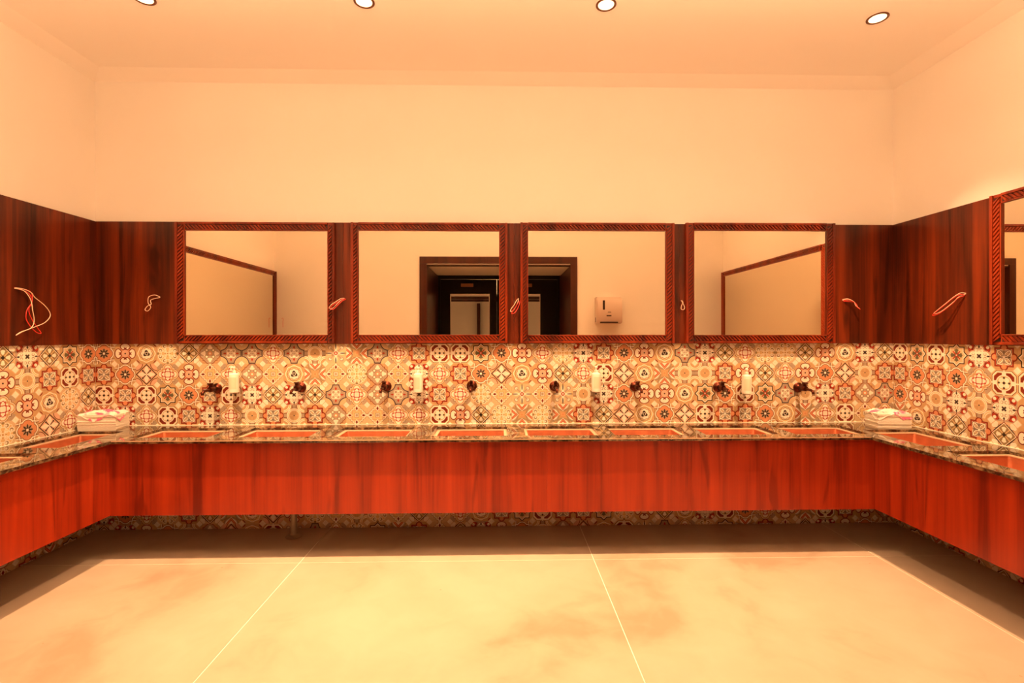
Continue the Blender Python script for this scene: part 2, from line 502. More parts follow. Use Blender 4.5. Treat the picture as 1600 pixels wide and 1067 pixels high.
def slab(xs, ys, holes, z0, z1):
    """slab over the grid xs x ys; cells whose index pair is in holes are left open"""
    bm = bmesh.new(); V = {}
    def v(i, j, z):
        k = (i, j, z)
        if k not in V: V[k] = bm.verts.new((xs[i], ys[j], z))
        return V[k]
    nx, ny = len(xs) - 1, len(ys) - 1
    full = lambda i, j: 0 <= i < nx and 0 <= j < ny and (i, j) not in holes
    for i in range(nx):
        for j in range(ny):
            if not full(i, j): continue
            for z in (z0, z1):
                bm.faces.new((v(i, j, z), v(i + 1, j, z), v(i + 1, j + 1, z), v(i, j + 1, z)))
            for (di, dj, a, b) in ((-1, 0, (i, j), (i, j + 1)), (1, 0, (i + 1, j), (i + 1, j + 1)), (0, -1, (i, j), (i + 1, j)), (0, 1, (i, j + 1), (i + 1, j + 1))):
                if not full(i + di, j + dj):
                    bm.faces.new((v(*a, z0), v(*b, z0), v(*b, z1), v(*a, z1)))
    return bm


# ------------------------------------------------------------------ room shell
wall_back = struct(mesh_obj('wall_back', bx(-.12, .012, -.05, RW + .12, .14, RH), M['wall']))
# upper plaster stands level with the tile face
mesh_obj('plaster_face', bx(0, 0, PZ1 - .02, RW, .012, RH), M['wall'], wall_back)
wall_left = struct(mesh_obj('wall_left', bx(-.14, -RD - .12, -.05, -.012, .012, RH), M['wall']))
mesh_obj('plaster_face', bx(-.012, -RD, PZ1 - .02, 0, 0, RH), M['wall'], wall_left)
wall_right = struct(mesh_obj('wall_right', bx(RW + .012, -RD - .12, -.05, RW + .14, .012, RH), M['wall']))
mesh_obj('plaster_face', bx(RW, -RD, PZ1 - .02, RW + .012, 0, RH), M['wall'], wall_right)
DX0, DX1, DZ = 2.20, 4.33, 2.62
bm = bmesh.new()
box(bm, -.14, -RD - .12, -.05, DX0, -RD, RH)
box(bm, DX1, -RD - .12, -.05, RW + .14, -RD, RH)
box(bm, DX0, -RD - .12, DZ, DX1, -RD, RH)
wall_front = struct(mesh_obj('wall_front', bm, M['wall']))
# passage between the room and the black double door
bm = bmesh.new()
DY = -4.60
box(bm, DX0 - .10, DY - .06, -.05, DX0, -RD - .12, DZ + .1)
wl = struct(mesh_obj('wall_passage_left', bm, M['wall']))
bm = bmesh.new(); box(bm, DX1, DY - .06, -.05, DX1 + .10, -RD - .12, DZ + .1)
struct(mesh_obj('wall_passage_right', bm, M['wall']))
struct(mesh_obj('ceiling_passage', bx(DX0, DY - .06, DZ, DX1, -RD - .12, DZ + .1), M['wall']))
# hall beyond the doors
bm = bmesh.new(); box(bm, 1.2, -8.1, 0, 5.2, -8.0, 3.0)
struct(mesh_obj('wall_hall_end', bm, M['wall']))
struct(mesh_obj('wall_hall_left', bx(1.1, -8.0, 0, 1.2, DY - .06, 3.0), M['wall']))
struct(mesh_obj('wall_hall_right', bx(5.2, -8.0, 0, 5.3, DY - .06, 3.0), M['wall']))
struct(mesh_obj('ceiling_hall', bx(1.1, -8.1, 3.0, 5.3, DY - .06, 3.1), M['ceiling']))
bm = bmesh.new(); box(bm, 1.2, DY - .06, 0, DX0 - .1, DY, 3.0); box(bm, DX1 + .1, DY - .06, 0, 5.2, DY, 3.0); box(bm, DX0 - .1, DY - .06, DZ + .1, DX1 + .1, DY, 3.0)
struct(mesh_obj('wall_hall_near', bm, M['wall']))
struct(mesh_obj('floor_hall', bx(1.1, -8.1, -.1, 5.3, DY - .06, 0), M['floor']))
struct(mesh_obj('ceiling_hall_low', bx(1.2, -8.0, 2.42, 5.2, -6.1, 2.99), M['ceiling']))
for k in range(2): struct(mesh_obj('trim_%d' % (5 + k), bx(1.2, -6.75 - k * .7, 2.36, 5.2, -6.65 - k * .7, 2.4195), M['wood_door']))
struct(mesh_obj('trim_7', bx(2.72, -7.99, .0, 2.80, -7.91, 2.355), M['wood_door']))

struct(mesh_obj('ceiling', bx(-.14, -RD - .12, RH, RW + .14, .14, RH + .1), M['ceiling']))
# sloped cornice between wall and ceiling
def cornice(n, pts_wall, horiz):
    bm = bmesh.new()
    vs = [bm.verts.new(p) for p in pts_wall]
    bm.faces.new(vs[:3]); bm.faces.new(vs[3:][::-1])
    for i in range(3):
        j = (i + 1) % 3
        bm.faces.new((vs[i], vs[j], vs[3 + j], vs[3 + i]))
    return struct(mesh_obj(n, bm, M['ceiling']))
c0, c1 = 3.645, .14
cornice('trim_1', [(0, 0, c0), (0, 0, RH), (0, -c1, RH), (RW, 0, c0), (RW, 0, RH), (RW, -c1, RH)], 1)
cornice('trim_2', [(0, 0, c0), (0, 0, RH), (c1, 0, RH), (0, -RD, c0), (0, -RD, RH), (c1, -RD, RH)], 1)
cornice('trim_3', [(RW, 0, c0), (RW, 0, RH), (RW - c1, 0, RH), (RW, -RD, c0), (RW, -RD, RH), (RW - c1, -RD, RH)], 1)
cornice('trim_4', [(0, -RD, c0), (0, -RD, RH), (0, -RD + c1, RH), (RW, -RD, c0), (RW, -RD, RH), (RW, -RD + c1, RH)], 1)

# floor: a grout bed with large polished slabs
floor = struct(mesh_obj('floor', bx(-.14, DY - .06, -.12, RW + .14, .14, -.0012), M['grout']))
fx = [-.01, 1.8895, 3.945, 5.976, RW + .01]; fy = [.01, -.622, -2.68, -3.25, DY]
for i in range(4):
    for j in range(4):
        mesh_obj('floor_tile', bx(fx[i] + .0022, fy[j + 1] + .0022, -.02, fx[i + 1] - .0022, fy[j] - .0022, 0, bev=.0006), M['floor'], floor)

# ------------------------------------------------------------------ wall tiles
TM = {}
def tile_mesh(kind, x0=-TP / 2, x1=TP / 2, y0=-TP / 2, y1=TP / 2):
    key = (kind, round(x0, 3), round(x1, 3), round(y0, 3), round(y1, 3))
    if key in TM: return TM[key]
    bm = bmesh.new(); g = .0004
    vs = box(bm, x0 + g, y0 + g, -.008, x1 - g, y1 - g, 0)
    top = [f for f in bm.faces if all(abs(v.co.z) < 1e-6 for v in f.verts)]
    bmesh.ops.bevel(bm, geom=[e for f in top for e in f.edges], offset=.0007, segments=1, affect='EDGES')
    me = bpy.data.meshes.new('wall_tile_' + kind)
    bmesh.ops.recalc_face_normals(bm, faces=bm.faces[:])
    bm.to_mesh(me); bm.free()
    if kind not in M: M[kind] = tile_material(kind)
    me.materials.append(M[kind])
    TM[key] = me; return me


WALLM = {  # parent, origin of the tile run (s=0), direction of s, rotation placing tile x along s and tile y up
    'b': (wall_back, lambda s, z: (s, 0, z), (PI / 2, 0, 0)),
    'l': (wall_left, lambda s, z: (0, -s, z), (PI / 2, 0, PI / 2)),
    'r': (wall_right, lambda s, z: (RW, -s, z), (PI / 2, 0, -PI / 2)),
}
def put_tile(w, kind, s, z, s0=None, s1=None, z0=None, z1=None):
    """tile centred at (s,z), optionally clipped to the ranges given in wall coordinates"""
    par, pos, rot = WALLM[w]
    x0, x1, y0, y1 = -TP / 2, TP / 2, -TP / 2, TP / 2
    if s0 is not None: x0 = max(x0, s0 - s)
    if s1 is not None: x1 = min(x1, s1 - s)
    if z0 is not None: y0 = max(y0, z0 - z)
    if z1 is not None: y1 = min(y1, z1 - z)
    if x1 - x0 < .006 or y1 - y0 < .006: return
    if w == 'l': x0, x1 = -x1, -x0
    o = bpy.data.objects.new('wall_tile', tile_mesh(kind, x0, x1, y0, y1)); C.objects.link(o)
    o.parent = par; o.location = pos(s, z); o.rotation_euler = rot


ROWS_B = ['HABCDEFFMFOPQFMGIIJHAMCKGHABFKDMCCDABKD',
          'GHLMANMEBQ'[:0] + 'GHLMANMENBQNCENKMGHLBADMILBQOOGADMAHLOG',
          'IGIJHGIKDKDFMEFKGMCNPNPOKHAABJHIJFOKGEF',
          'QKMIGKMOGOGENNMMIADCQCQGDLBHLIGGHBQMINM']
Z0 = 1.4343   # centre height of the top tile row
X0 = .0664
for r in range(4):
    for k in range(39):
        put_tile('b', ROWS_B[r][k], X0 + TP * k, Z0 - TP * r, s0=0, s1=RW, z1=PZ0 + .01, z0=CT - .01)
kinds = 'ABCDEFGHIJKLMNOPQ'
LOWB = 'KHMCGDQBLACNOCNDNMBGJIGGJCADBKIHMAQIGAE'
for k in range(39):
    put_tile('b', LOWB[k], X0 + TP * k, .042 + TP / 2, s0=0, s1=RW)
    put_tile('b', kinds[(k * 7 + 3) % 17], X0 + TP * k, .042 - TP / 2, s0=0, s1=RW, z0=0)
ROWS_L = ['HJDKDBMGAC', 'GIGOALHFDI', 'DCBAMKGJOE', 'QMLHCGIADB']
ROWS_R = ['IJIJKGJDBH', 'GHGHMIIAFC', 'HAOKOKADGL', 'QBGDGDAHMC']
for rows, w, s_ in ((ROWS_L, 'l', .0706), (ROWS_R, 'r', .0682)):
    for r in range(4):
        for k in range(19):
            kd = rows[r][k] if k < 10 else kinds[(k * 5 + r * 11) % 17]
            put_tile(w, kd, s_ + TP * k, Z0 - TP * r, s0=0, s1=RD, z1=PZ0 + .01, z0=CT - .01)
    for k in range(19):
        put_tile(w, kinds[(k * 3 + 5) % 17], s_ + TP * k, .042 + TP / 2, s0=0, s1=RD)
        put_tile(w, kinds[(k * 7 + 2) % 17], s_ + TP * k, .042 - TP / 2, s0=0, s1=RD, z0=0)

# ------------------------------------------------------------------ wood panelling
def panelling(w, label, cuts):
    if w == 'b': t = thing('wood_panelling', label, 'panelling', (0, 0, PZ0))
    elif w == 'l': t = thing('wood_panelling', label, 'panelling', (0, 0, PZ0))
    else: t = thing('wood_panelling', label, 'panelling', (RW, 0, PZ0))
    th = .012
    for a, b in zip(cuts, cuts[1:]):
        a += .0008; b -= .0008; h = PZ1 - PZ0
        if w == 'b': bm = bx(a, -th, 0, b, -.0002, h)
        elif w == 'l': bm = bx(.0002, -b, 0, th, -a, h)
        else: bm = bx(-th, -b, 0, -.0002, -a, h)
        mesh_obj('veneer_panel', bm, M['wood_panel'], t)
    return t
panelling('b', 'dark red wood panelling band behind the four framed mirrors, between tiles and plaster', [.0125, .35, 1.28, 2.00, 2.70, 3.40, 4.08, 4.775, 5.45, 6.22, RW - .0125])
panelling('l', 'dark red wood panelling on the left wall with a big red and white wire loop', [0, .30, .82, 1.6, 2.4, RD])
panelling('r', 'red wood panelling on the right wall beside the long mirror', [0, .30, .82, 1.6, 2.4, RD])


# ------------------------------------------------------------------ framed mirrors (built in a local x-z plane, facing -y)
def carved(bm, x0, z0, x1, z1, depth, lean, horiz):
    """slanted rope ridges over the strip x0..x1, z0..z1"""
    pitch, rid = .029, .0105
    wd = (z1 - z0) if horiz else (x1 - x0)
    ln = (x1 - x0) if horiz else (z1 - z0)
    n = int(ln / pitch)
    st = ln / n
    for k in range(n):
        c = (k + .5) * st
        sh = wd * .5 * lean
        lo = []; hi = []
        for (t, s) in ((-1, -1), (1, -1), (1, 1), (-1, 1)):
            for lst, kk in ((lo, 1.0), (hi, .80)):
                across = t * wd / 2 * (1 if kk == 1 else .9)
                along = c + s * rid * kk + sh * t * (1 if kk == 1 else .9)
                along = min(max(along, 0.0), ln)
                y = -.0 if kk == 1 else -depth
                if horiz: p = (x0 + along, y, (z0 + z1) / 2 + across)
                else: p = ((x0 + x1) / 2 + across, y, z0 + along)
                lst.append(bm.verts.new(p))
        bm.faces.new(hi)
        for i in range(4):
            j = (i + 1) % 4
            bm.faces.new((lo[i], lo[j], hi[j], hi[i]))


def mirror(name, label, ox0, oz0, ox1, oz1, gx0, gz0, gx1, gz1, loc, rot, leans=(1, 1, -1, -1), group='framed mirrors'):
    """outer and glass rectangles in local x,z; y=0 is the back, front at -.03"""
    t = thing(name, label, 'mirror', loc, rot, group)
    mesh_obj('mirror_glass', bx(gx0 - .004, -.017, gz0 - .004, gx1 + .004, -.011, gz1 + .004), M['mirror'], t)
    mesh_obj('backing_board', bx(ox0 + .01, -.011, oz0 + .01, ox1 - .01, 0, oz1 - .01), M['groove'], t)
    F = -.030
    # four members with a rebated fillet each side of the carved band
    mem = [('l', ox0, oz0, gx0, oz1), ('r', gx1, oz0, ox1, oz1), ('b', gx0, oz0, gx1, gz0), ('t', gx0, gz1, gx1, oz1)]
    for i, (s, a, z0, b, z1) in enumerate(mem):
        bm = bmesh.new()
        box(bm, a, F + .010, z0, b, 0, z1, bev=.0015)
        if s in 'lr':
            ou = (a, a + .020) if s == 'l' else (b - .020, b)
            inn = (b - .009, b) if s == 'l' else (a, a + .009)
            box(bm, ou[0], F - .002, z0, ou[1], F + .012, z1, bev=.003)
            box(bm, inn[0], F, gz0, inn[1], F + .012, gz1, bev=.002)
            cx0, cx1 = (ou[1], inn[0]) if s == 'l' else (inn[1], ou[0])
            strip = (cx0 + .001, z0 + .02, cx1 - .001, z1 - .02)
        else:
            ou = (z0, z0 + .018) if s == 'b' else (z1 - .018, z1)
            inn = (z1 - .008, z1) if s == 'b' else (z0, z0 + .008)
            box(bm, a, F - .002, ou[0], b, F + .012, ou[1], bev=.003)
            box(bm, a, F, inn[0], b, F + .012, inn[1], bev=.002)
            cz0, cz1 = (ou[1], inn[0]) if s == 'b' else (inn[1], ou[0])
            strip = (a, cz0 + .001, b, cz1 - .001)
        fr = mesh_obj('frame_rail', bm, M['wood_frame'], t)
        bm = bmesh.new()
        carved(bm, *strip, .008, leans[i], s in 'bt')
        bmesh.ops.translate(bm, verts=bm.verts[:], vec=(0, F + .0088, 0))
        mesh_obj('rope_carving', bm, M['wood_frame'], fr)
        mesh_obj('carving_shade_bed', bx(strip[0], F + .0090, strip[1], strip[2], F + .0098, strip[3]), M['groove'], fr)  # dark strip added behind the ridges to paint the groove shade
    return t


ML = [('first framed mirror from the left on the back wall, carved red wood frame', (.658, 1.518, 1.939, 2.500), (.736, 1.586, 1.881, 2.431)),
      ('framed mirror left of centre on the back wall, reflecting the left half of the doorway', (2.070, 1.518, 3.346, 2.503), (2.131, 1.586, 3.278, 2.435)),
      ('framed mirror right of centre on the back wall, reflecting the paper dispenser', (3.452, 1.516, 4.727, 2.508), (3.516, 1.584, 4.654, 2.441)),
      ('last framed mirror on the right of the back wall, carved red wood frame', (4.824, 1.514, 6.076, 2.512), (4.891, 1.583, 6.004, 2.447))]
for i, (lb, o, g) in enumerate(ML):
    mirror('wall_mirror', lb, *o, *g, (0, -.0125, 0), (0, 0, 0), leans=(1, 1, (1, -1, -1, -1)[i], -1), group='mirrors on the back wall')
# long mirrors on the side walls: local x runs from the back corner towards the camera
mirror('wall_mirror', 'long framed mirror on the right wall, cut by the photo edge', .863, 1.516, 3.225, 2.508, .940, 1.584, 3.150, 2.442,
       (RW - .0125, 0, 0), (0, 0, -PI / 2), group='long mirrors on the side walls')
mirror('wall_mirror', 'long framed mirror on the left wall, seen only as a reflection in the first mirror', -3.225, 1.516, -.863, 2.508, -3.150, 1.584, -.940, 2.442,
       (.0125, 0, 0), (0, 0, PI / 2), group='long mirrors on the side walls')

# ------------------------------------------------------------------ countertop
CB, CL, CRX = .60, .585, RW - .645
SINKS = [(.62, 1.175), (1.34, 1.895), (2.05, 2.605), (2.785, 3.34), (3.47, 4.025), (4.13, 4.683), (4.803, 5.358), (5.472, 6.027)]
SY0, SY1 = -.485, -.125
LS = [(-.80, -.245), (-1.505, -.95), (-2.21, -1.655), (-2.915, -2.36)]
RS = [(-.895, -.335), (-1.60, -1.045), (-2.305, -1.75), (-3.01, -2.455)]
LX = (.075, .405); RX = (6.095, 6.50)
ct = thing('granite_countertop', 'long U-shaped dark granite countertop with cut-outs for every basin', 'countertop', (0, 0, CT - .02))
xs = [0.0] + [q for s in SINKS for q in s] + [RW]
bm = slab(xs, [-CB, SY0, SY1, -.0005], {(2 * i + 1, 1) for i in range(8)}, 0, .02)
mesh_obj('countertop_slab', bm, M['granite'], ct)
def side_slab(x0, x1, hx, holes):
    ys = sorted([-RD + .05, -CB] + [q for h in holes for q in h])
    ys = [y for y in ys if y <= -CB + 1e-6]
    return ys
# side slabs butt against the back slab behind the first side basins, so those basins are cut out of both
bm.free() if False else None
for (x0, x1, hx, holes, name) in ((.0005, CL, LX, LS, 'left'), (CRX, RW - .0005, RX, RS, 'right')):
    ys = sorted([-RD + .02] + [q for h in holes for q in h] + [-CB - .0008])
    hs = set()
    ys = [y for y in ys if y <= -CB - .0007]
    for j in range(len(ys) - 1):
        mid = (ys[j] + ys[j + 1]) / 2
        if any(h[0] < mid < h[1] for h in holes): hs.add((1, j))
    bm = slab([x0, hx[0], hx[1], x1], ys, hs, 0, .02)
    mesh_obj('countertop_slab', bm, M['granite'], ct)
# rebuild the back slab with the far ends of the two corner basins cut as well
old = [o for o in ct.children][0]
xs = sorted([0.0005, RW - .0005] + [q for s in SINKS for q in s] + list(LX) + list(RX))
ys = sorted([-CB, SY0, SY1, -.0005, LS[0][1], RS[0][1]])
hs = set()
for i in range(len(xs) - 1):
    for j in range(len(ys) - 1):
        mx0, my0 = (xs[i] + xs[i + 1]) / 2, (ys[j] + ys[j + 1]) / 2
        if any(a < mx0 < b for a, b in SINKS) and SY0 < my0 < SY1 and not (mx0 > RX[0]): hs.add((i, j))
        if LX[0] < mx0 < LX[1] and my0 < LS[0][1]: hs.add((i, j))
        if RX[0] < mx0 < RX[1] and my0 < RS[0][1]: hs.add((i, j))
bm = slab(xs, ys, hs, 0, .02)
me = old.data; bmesh.ops.recalc_face_normals(bm, faces=bm.faces[:]); bm.to_mesh(me); bm.free()
# pale sealant line where counter meets tiles
bm = bmesh.new()
mesh_obj('sealant_line', bx(.004, -.005, .0203, RW - .004, -.0002, .0237), M['grout'], ct)
mesh_obj('sealant_line', bx(.0002, -RD + .02, .0203, .004, -.004, .0237), M['grout'], ct)
mesh_obj('sealant_line', bx(RW - .005, -RD + .02, .0203, RW - .0002, -.004, .0237), M['grout'], ct)
# pale strip painting the highlight along the polished front arris
mesh_obj('edge_highlight', bx(CL, -CB - .0015, .014, CRX, -CB, .0195), M['copper_rim'], ct)


# ------------------------------------------------------------------ copper basins
def basin(label, x0, y0, x1, y1, group):
    cx, cy = (x0 + x1) / 2, (y0 + y1) / 2
    hw, hd = (x1 - x0) / 2, (y1 - y0) / 2
    t = thing('copper_basin', label, 'sink', (cx, cy, CT - .1796), group=group)
    zt = .155                      # underside of stone sits at .16
    def ringv(bm, w, d, z, rr=.02):
        out = []
        for (sx, sy, a0) in ((1, 1, 0), (-1, 1, PI / 2), (-1, -1, PI), (1, -1, 3 * PI / 2)):
            for k in range(4):
                a = a0 + k * PI / 6
                out.append(bm.verts.new((sx * (w - rr) + math.cos(a) * rr, sy * (d - rr) + math.sin(a) * rr, z)))
        return out
    def bridge(bm, a, b):
        n = len(a)
        for i in range(n): bm.faces.new((a[i], a[(i + 1) % n], b[(i + 1) % n], b[i]))
    bm = bmesh.new()
    A = ringv(bm, hw - .024, hd - .024, zt, .012); B = ringv(bm, hw - .055, hd - .055, .02, .03); Cc = ringv(bm, hw - .075, hd - .075, .006, .03)
    O1 = ringv(bm, hw - .020, hd - .020, zt - .004, .012); O2 = ringv(bm, hw - .052, hd - .052, .012, .03); O3 = ringv(bm, hw - .072, hd - .072, .001, .03)
    bridge(bm, A, B); bridge(bm, B, Cc); bm.faces.new(Cc); bridge(bm, A, O1); bridge(bm, O1, O2); bridge(bm, O2, O3); bm.faces.new(O3)
    mesh_obj('bowl', bm, M['copper_in'], t)
    bm = bmesh.new()
    A = ringv(bm, hw - .0006, hd - .0006, .1585, .006); B = ringv(bm, hw - .026, hd - .026, .1575, .012); D_ = ringv(bm, hw - .026, hd - .026, .151, .012); E_ = ringv(bm, hw - .0006, hd - .0006, .153, .006)
    bridge(bm, A, B); bridge(bm, B, D_); bridge(bm, D_, E_); bridge(bm, E_, A)
    mesh_obj('rim', bm, M['copper_rim'], t)
    bm = bmesh.new(); lathe(bm, [(0, .012), (.012, .012), (.02, .010), (.028, .009), (.03, .0065), (0, .0065)], 20)
    mesh_obj('drain', bm, M['bronze'], t)
    return t


wordsB = ['first copper basin of the back counter, nearest the left corner', 'second copper basin from the left on the back counter',
          'third copper basin from the left on the back counter', 'copper basin left of the middle gap on the back counter',
          'copper basin right of the middle gap on the back counter', 'third copper basin from the right on the back counter',
          'second copper basin from the right on the back counter', 'last copper basin of the back counter, nearest the right corner']
for (a, b_), lb in zip(SINKS, wordsB):
    basin(lb, a, SY0, min(b_, 6.04), SY1, 'copper basins along the back counter')
ordn = ['nearest the back corner', 'second from the back corner', 'third from the back corner', 'farthest from the back corner']
for (a, b_), n in zip(LS, ordn): basin('copper basin in the left side counter, ' + n, LX[0], a, LX[1], b_, 'copper basins in the left counter')
for (a, b_), n in zip(RS, ordn): basin('copper basin in the right side counter, ' + n, RX[0], a, RX[1], b_, 'copper basins in the right counter')

# ------------------------------------------------------------------ wooden aprons under the counter
AZ0, AZ1 = .318, CT - .0203
ax0, ax1, ay_ = .551, 6.005, -.570
t = thing('counter_apron', 'long red wood apron hanging below the back counter', 'apron', (0, ay_, AZ0))
cuts = [ax0, 1.62, 2.62, 3.62, 4.66, ax1]
for a, b_ in zip(cuts, cuts[1:]): mesh_obj('veneer_panel', bx(a + .0004, 0, 0, b_ - .0004, .018, AZ1 - AZ0), M['wood_apron'], t)
t = thing('counter_apron', 'red wood apron hanging below the left side counter', 'apron', (ax0, 0, AZ0))
for a, b_ in ((-.5525, -1.6), (-1.6, -2.6), (-2.6, -RD + .03)): mesh_obj('veneer_panel', bx(-.018, b_ + .0004, 0, 0, a - .0004, AZ1 - AZ0), M['wood_apron'], t)
t = thing('counter_apron', 'red wood apron hanging below the right side counter', 'apron', (ax1, 0, AZ0))
for a, b_ in ((-.5525, -1.6), (-1.6, -2.6), (-2.6, -RD + .03)): mesh_obj('veneer_panel', bx(0, b_ + .0004, 0, .018, a - .0004, AZ1 - AZ0), M['wood_apron'], t)


# ------------------------------------------------------------------ faucets
def faucet():
    t = thing('wall_faucet', '', 'faucet', group='bronze faucets above the back basins')
    Ry = Matrix.Rotation(PI / 2, 4, 'X')     # lathe axis z -> -y
    bm = bmesh.new(); lathe(bm, [(0, .0), (.041, 0), (.042, .004), (.036, .010), (.024, .014), (.018, .022), (0, .022)], 28, Ry)
    mesh_obj('wall_plate', bm, M['bronze'], t, True)
    bm = bmesh.new(); lathe(bm, [(0, .02), (.016, .02), (.016, .055), (.021, .058), (.023, .066), (.023, .104), (.020, .110), (0, .111)], 24, Ry)
    mesh_obj('valve_body', bm, M['bronze'], t, True)
    bm = bmesh.new(); tube(bm, [(0, -.100, -.004), (0, -.14, -.003), (0, -.185, -.008), (0, -.200, -.020), (0, -.202, -.034)], .011, 12, 4)
    mesh_obj('spout', bm, M['bronze'], t, True)
    bm = bmesh.new(); box(bm, -.013, -.098, .020, .013, -.072, .045, bev=.003); box(bm, -.010, -.128, .042, .010, -.070, .052, bev=.003)
    mesh_obj('lever', bm, M['bronze'], t, True)
    return t


def copy_tree(o, parent=None):
    c = o.copy(); C.objects.link(c); c.parent = parent
    for ch in o.children: copy_tree(ch, c)
    return c


F0 = faucet()
fpos = [(.975, 1.150), (1.655, 1.157), (2.350, 1.163), (3.052, 1.166), (3.735, 1.160), (4.406, 1.156), (5.105, 1.149), (5.785, 1.142)]
fl = ['dark bronze wall faucet on the tiles over the leftmost back basin', 'dark bronze wall faucet just right of the first soap bottle',
      'dark bronze wall faucet just left of the second soap bottle', 'dark bronze wall faucet below the gap between the two middle mirrors',
      'dark bronze wall faucet just left of the third soap bottle', 'dark bronze wall faucet just right of the third soap bottle',
      'dark bronze wall faucet just left of the fourth soap bottle', 'dark bronze wall faucet just right of the fourth soap bottle']
for i, ((x, z), lb) in enumerate(zip(fpos, fl)):
    o = F0 if i == 0 else copy_tree(F0)
    o.location = (x, -.0002, z); o['label'] = lb


# ------------------------------------------------------------------ soap bottles in wall holders
def bottle():
    t = thing('soap_bottle', '', 'bottle', group='pump soap bottles on the tiled wall')
    bm = bmesh.new(); lathe(bm, [(0, 0), (.034, 0), (.038, .004), (.038, .140), (.036, .149), (.028, .155), (.016, .158), (.014, .164), (0, .164)], 28)
    mesh_obj('bottle_body', bm, M['soap_white'], t, True)
    bm = bmesh.new(); lathe(bm, [(0, .160), (.016, .160), (.016, .176), (.011, .179), (.006, .181), (.006, .196), (0, .196)], 20)
    mesh_obj('collar', bm, M['soap_pump'], t, True)
    bm = bmesh.new(); lathe(bm, [(0, .194), (.012, .194), (.013, .206), (.009, .210), (0, .211)], 18)
    tube(bm, [(0, 0, .203), (-.008, -.020, .204), (-.014, -.036, .199)], .0048, 8, 3)
    mesh_obj('pump_head', bm, M['soap_pump'], t, True)
    # curved label wrapped on the front
    bm = bmesh.new(); r = .0386; n = 10
    a0, a1_ = -PI / 2 - .75, -PI / 2 + .75
    vs = [[bm.verts.new((math.cos(a0 + (a1_ - a0) * i / n) * r, math.sin(a0 + (a1_ - a0) * i / n) * r, z)) for z in (.03, .125)] for i in range(n + 1)]
    for i in range(n): bm.faces.new((vs[i][0], vs[i + 1][0], vs[i + 1][1], vs[i][1]))
    lb = mesh_obj('label', bm, M['soap_label'], t, True)
    return t


def holder():
    t = thing('bottle_holder', '', 'bracket', group='wall brackets under the soap bottles')
    bm = bmesh.new(); box(bm, -.014, -.006, 0, .014, 0, .12, bev=.002)
    mesh_obj('back_plate', bm, M['holder'], t)
    bm = bmesh.new(); lathe(bm, [(0, -.004), (.030, -.004), (.031, -.001), (.030, 0), (0, 0)], 24, Matrix.Translation((0, -.052, 0)))
    box(bm, -.008, -.026, -.0035, .008, -.004, -.0005)
    mesh_obj('shelf', bm, M['holder'], t)
    return t


B0, H0 = bottle(), holder()
bpos = [(1.137, 1.120), (2.619, 1.116), (4.073, 1.117), (5.322, 1.096)]
names = ['leftmost', 'second from left', 'third from left', 'rightmost']
where = ['between the first two faucets', 'right of the third faucet', 'right of the fifth faucet', 'between the last two faucets']
for i, (x, z) in enumerate(bpos):
    o = B0 if i == 0 else copy_tree(B0); h = H0 if i == 0 else copy_tree(H0)
    o.location = (x, -.0525, z); h.location = (x, -.0002, z - .0002)
    o.rotation_euler = (0, 0, (.2, -.3, .1, -.2)[i])
    o['label'] = 'cream pump soap bottle on the tiled wall ' + where[i]
    h['label'] = 'small dark metal bracket carrying the soap bottle ' + where[i]


# ------------------------------------------------------------------ dangling wires
def wires(label, base, rot, strands):
    """strands in local x (along wall), y (out of wall is -y), z"""
    t = thing('electrical_wire', label, 'wire', base, rot, 'loose lamp wires hanging from the panelling')
    for mat, pts in strands:
        bm = bmesh.new(); tube(bm, pts, .0025, 6, 6)
        mesh_obj('wire_strand', bm, M[mat], t, True)
    return t


def s2(pts, dx=0, dz=0, out=.0): return [(x + dx, y - out, z + dz) for x, y, z in pts]
loopA = [(0, 0, 0), (-.02, -.03, -.005), (-.05, -.05, -.03), (-.085, -.06, -.055), (-.105, -.055, -.085), (-.08, -.05, -.085), (-.05, -.045, -.055), (-.02, -.03, -.02), (0, 0, -.004)]
wires('pale wire loop hanging left of the second mirror, between two frames', (2.010, -.0125, 1.885), (0, 0, 0),
      [('wire_white', loopA), ('wire_red', s2(loopA, .012, -.006, .006))])
loopC = [(0, 0, 0), (-.015, -.03, -.02), (-.035, -.04, -.055), (-.06, -.05, -.09), (-.065, -.05, -.11), (-.04, -.045, -.10), (-.015, -.03, -.06), (0, -.02, -.02), (.004, 0, 0)]
wires('red and white wire loop on the wood between the two middle mirrors', (3.435, -.0125, 1.885), (0, 0, 0),
      [('wire_white', loopC), ('wire_red', s2(loopC, .012, -.018, .004))])
loopD = [(0, 0, 0), (.006, -.02, -.02), (.018, -.035, -.06), (.004, -.04, -.08), (-.012, -.035, -.07), (-.004, -.03, -.04), (.010, -.02, -.02), (.008, 0, 0)]
wires('small pale wire loop on the wood left of the last mirror', (4.790, -.0125, 1.870), (0, 0, 0), [('wire_white', loopD)])
loopB = [(0, 0, 0), (-.03, -.02, .014), (-.07, -.03, -.002), (-.075, -.03, -.05), (-.055, -.03, -.085), (-.075, -.035, -.115), (-.10, -.03, -.105), (-.08, -.03, -.075), (-.055, -.025, -.06), (-.06, -.02, -.025), (0, 0, -.004)]
wires('thin pale wire curl on the dark wood left of the first mirror', (.525, -.0125, 1.894), (0, 0, 0), [('wire_white', loopB)])
loopE = [(0, 0, 0), (.035, -.02, .004), (.075, -.03, -.02), (.09, -.035, -.055), (.115, -.04, -.075), (.10, -.035, -.06), (.08, -.025, -.02), (.03, -.012, -.008), (0, 0, -.006)]
wires('short pink wire right of the last mirror on the back wall', (6.155, -.0125, 1.878), (0, 0, 0), [('wire_white', loopE), ('wire_red', s2(loopE, .006, -.008, .003))])
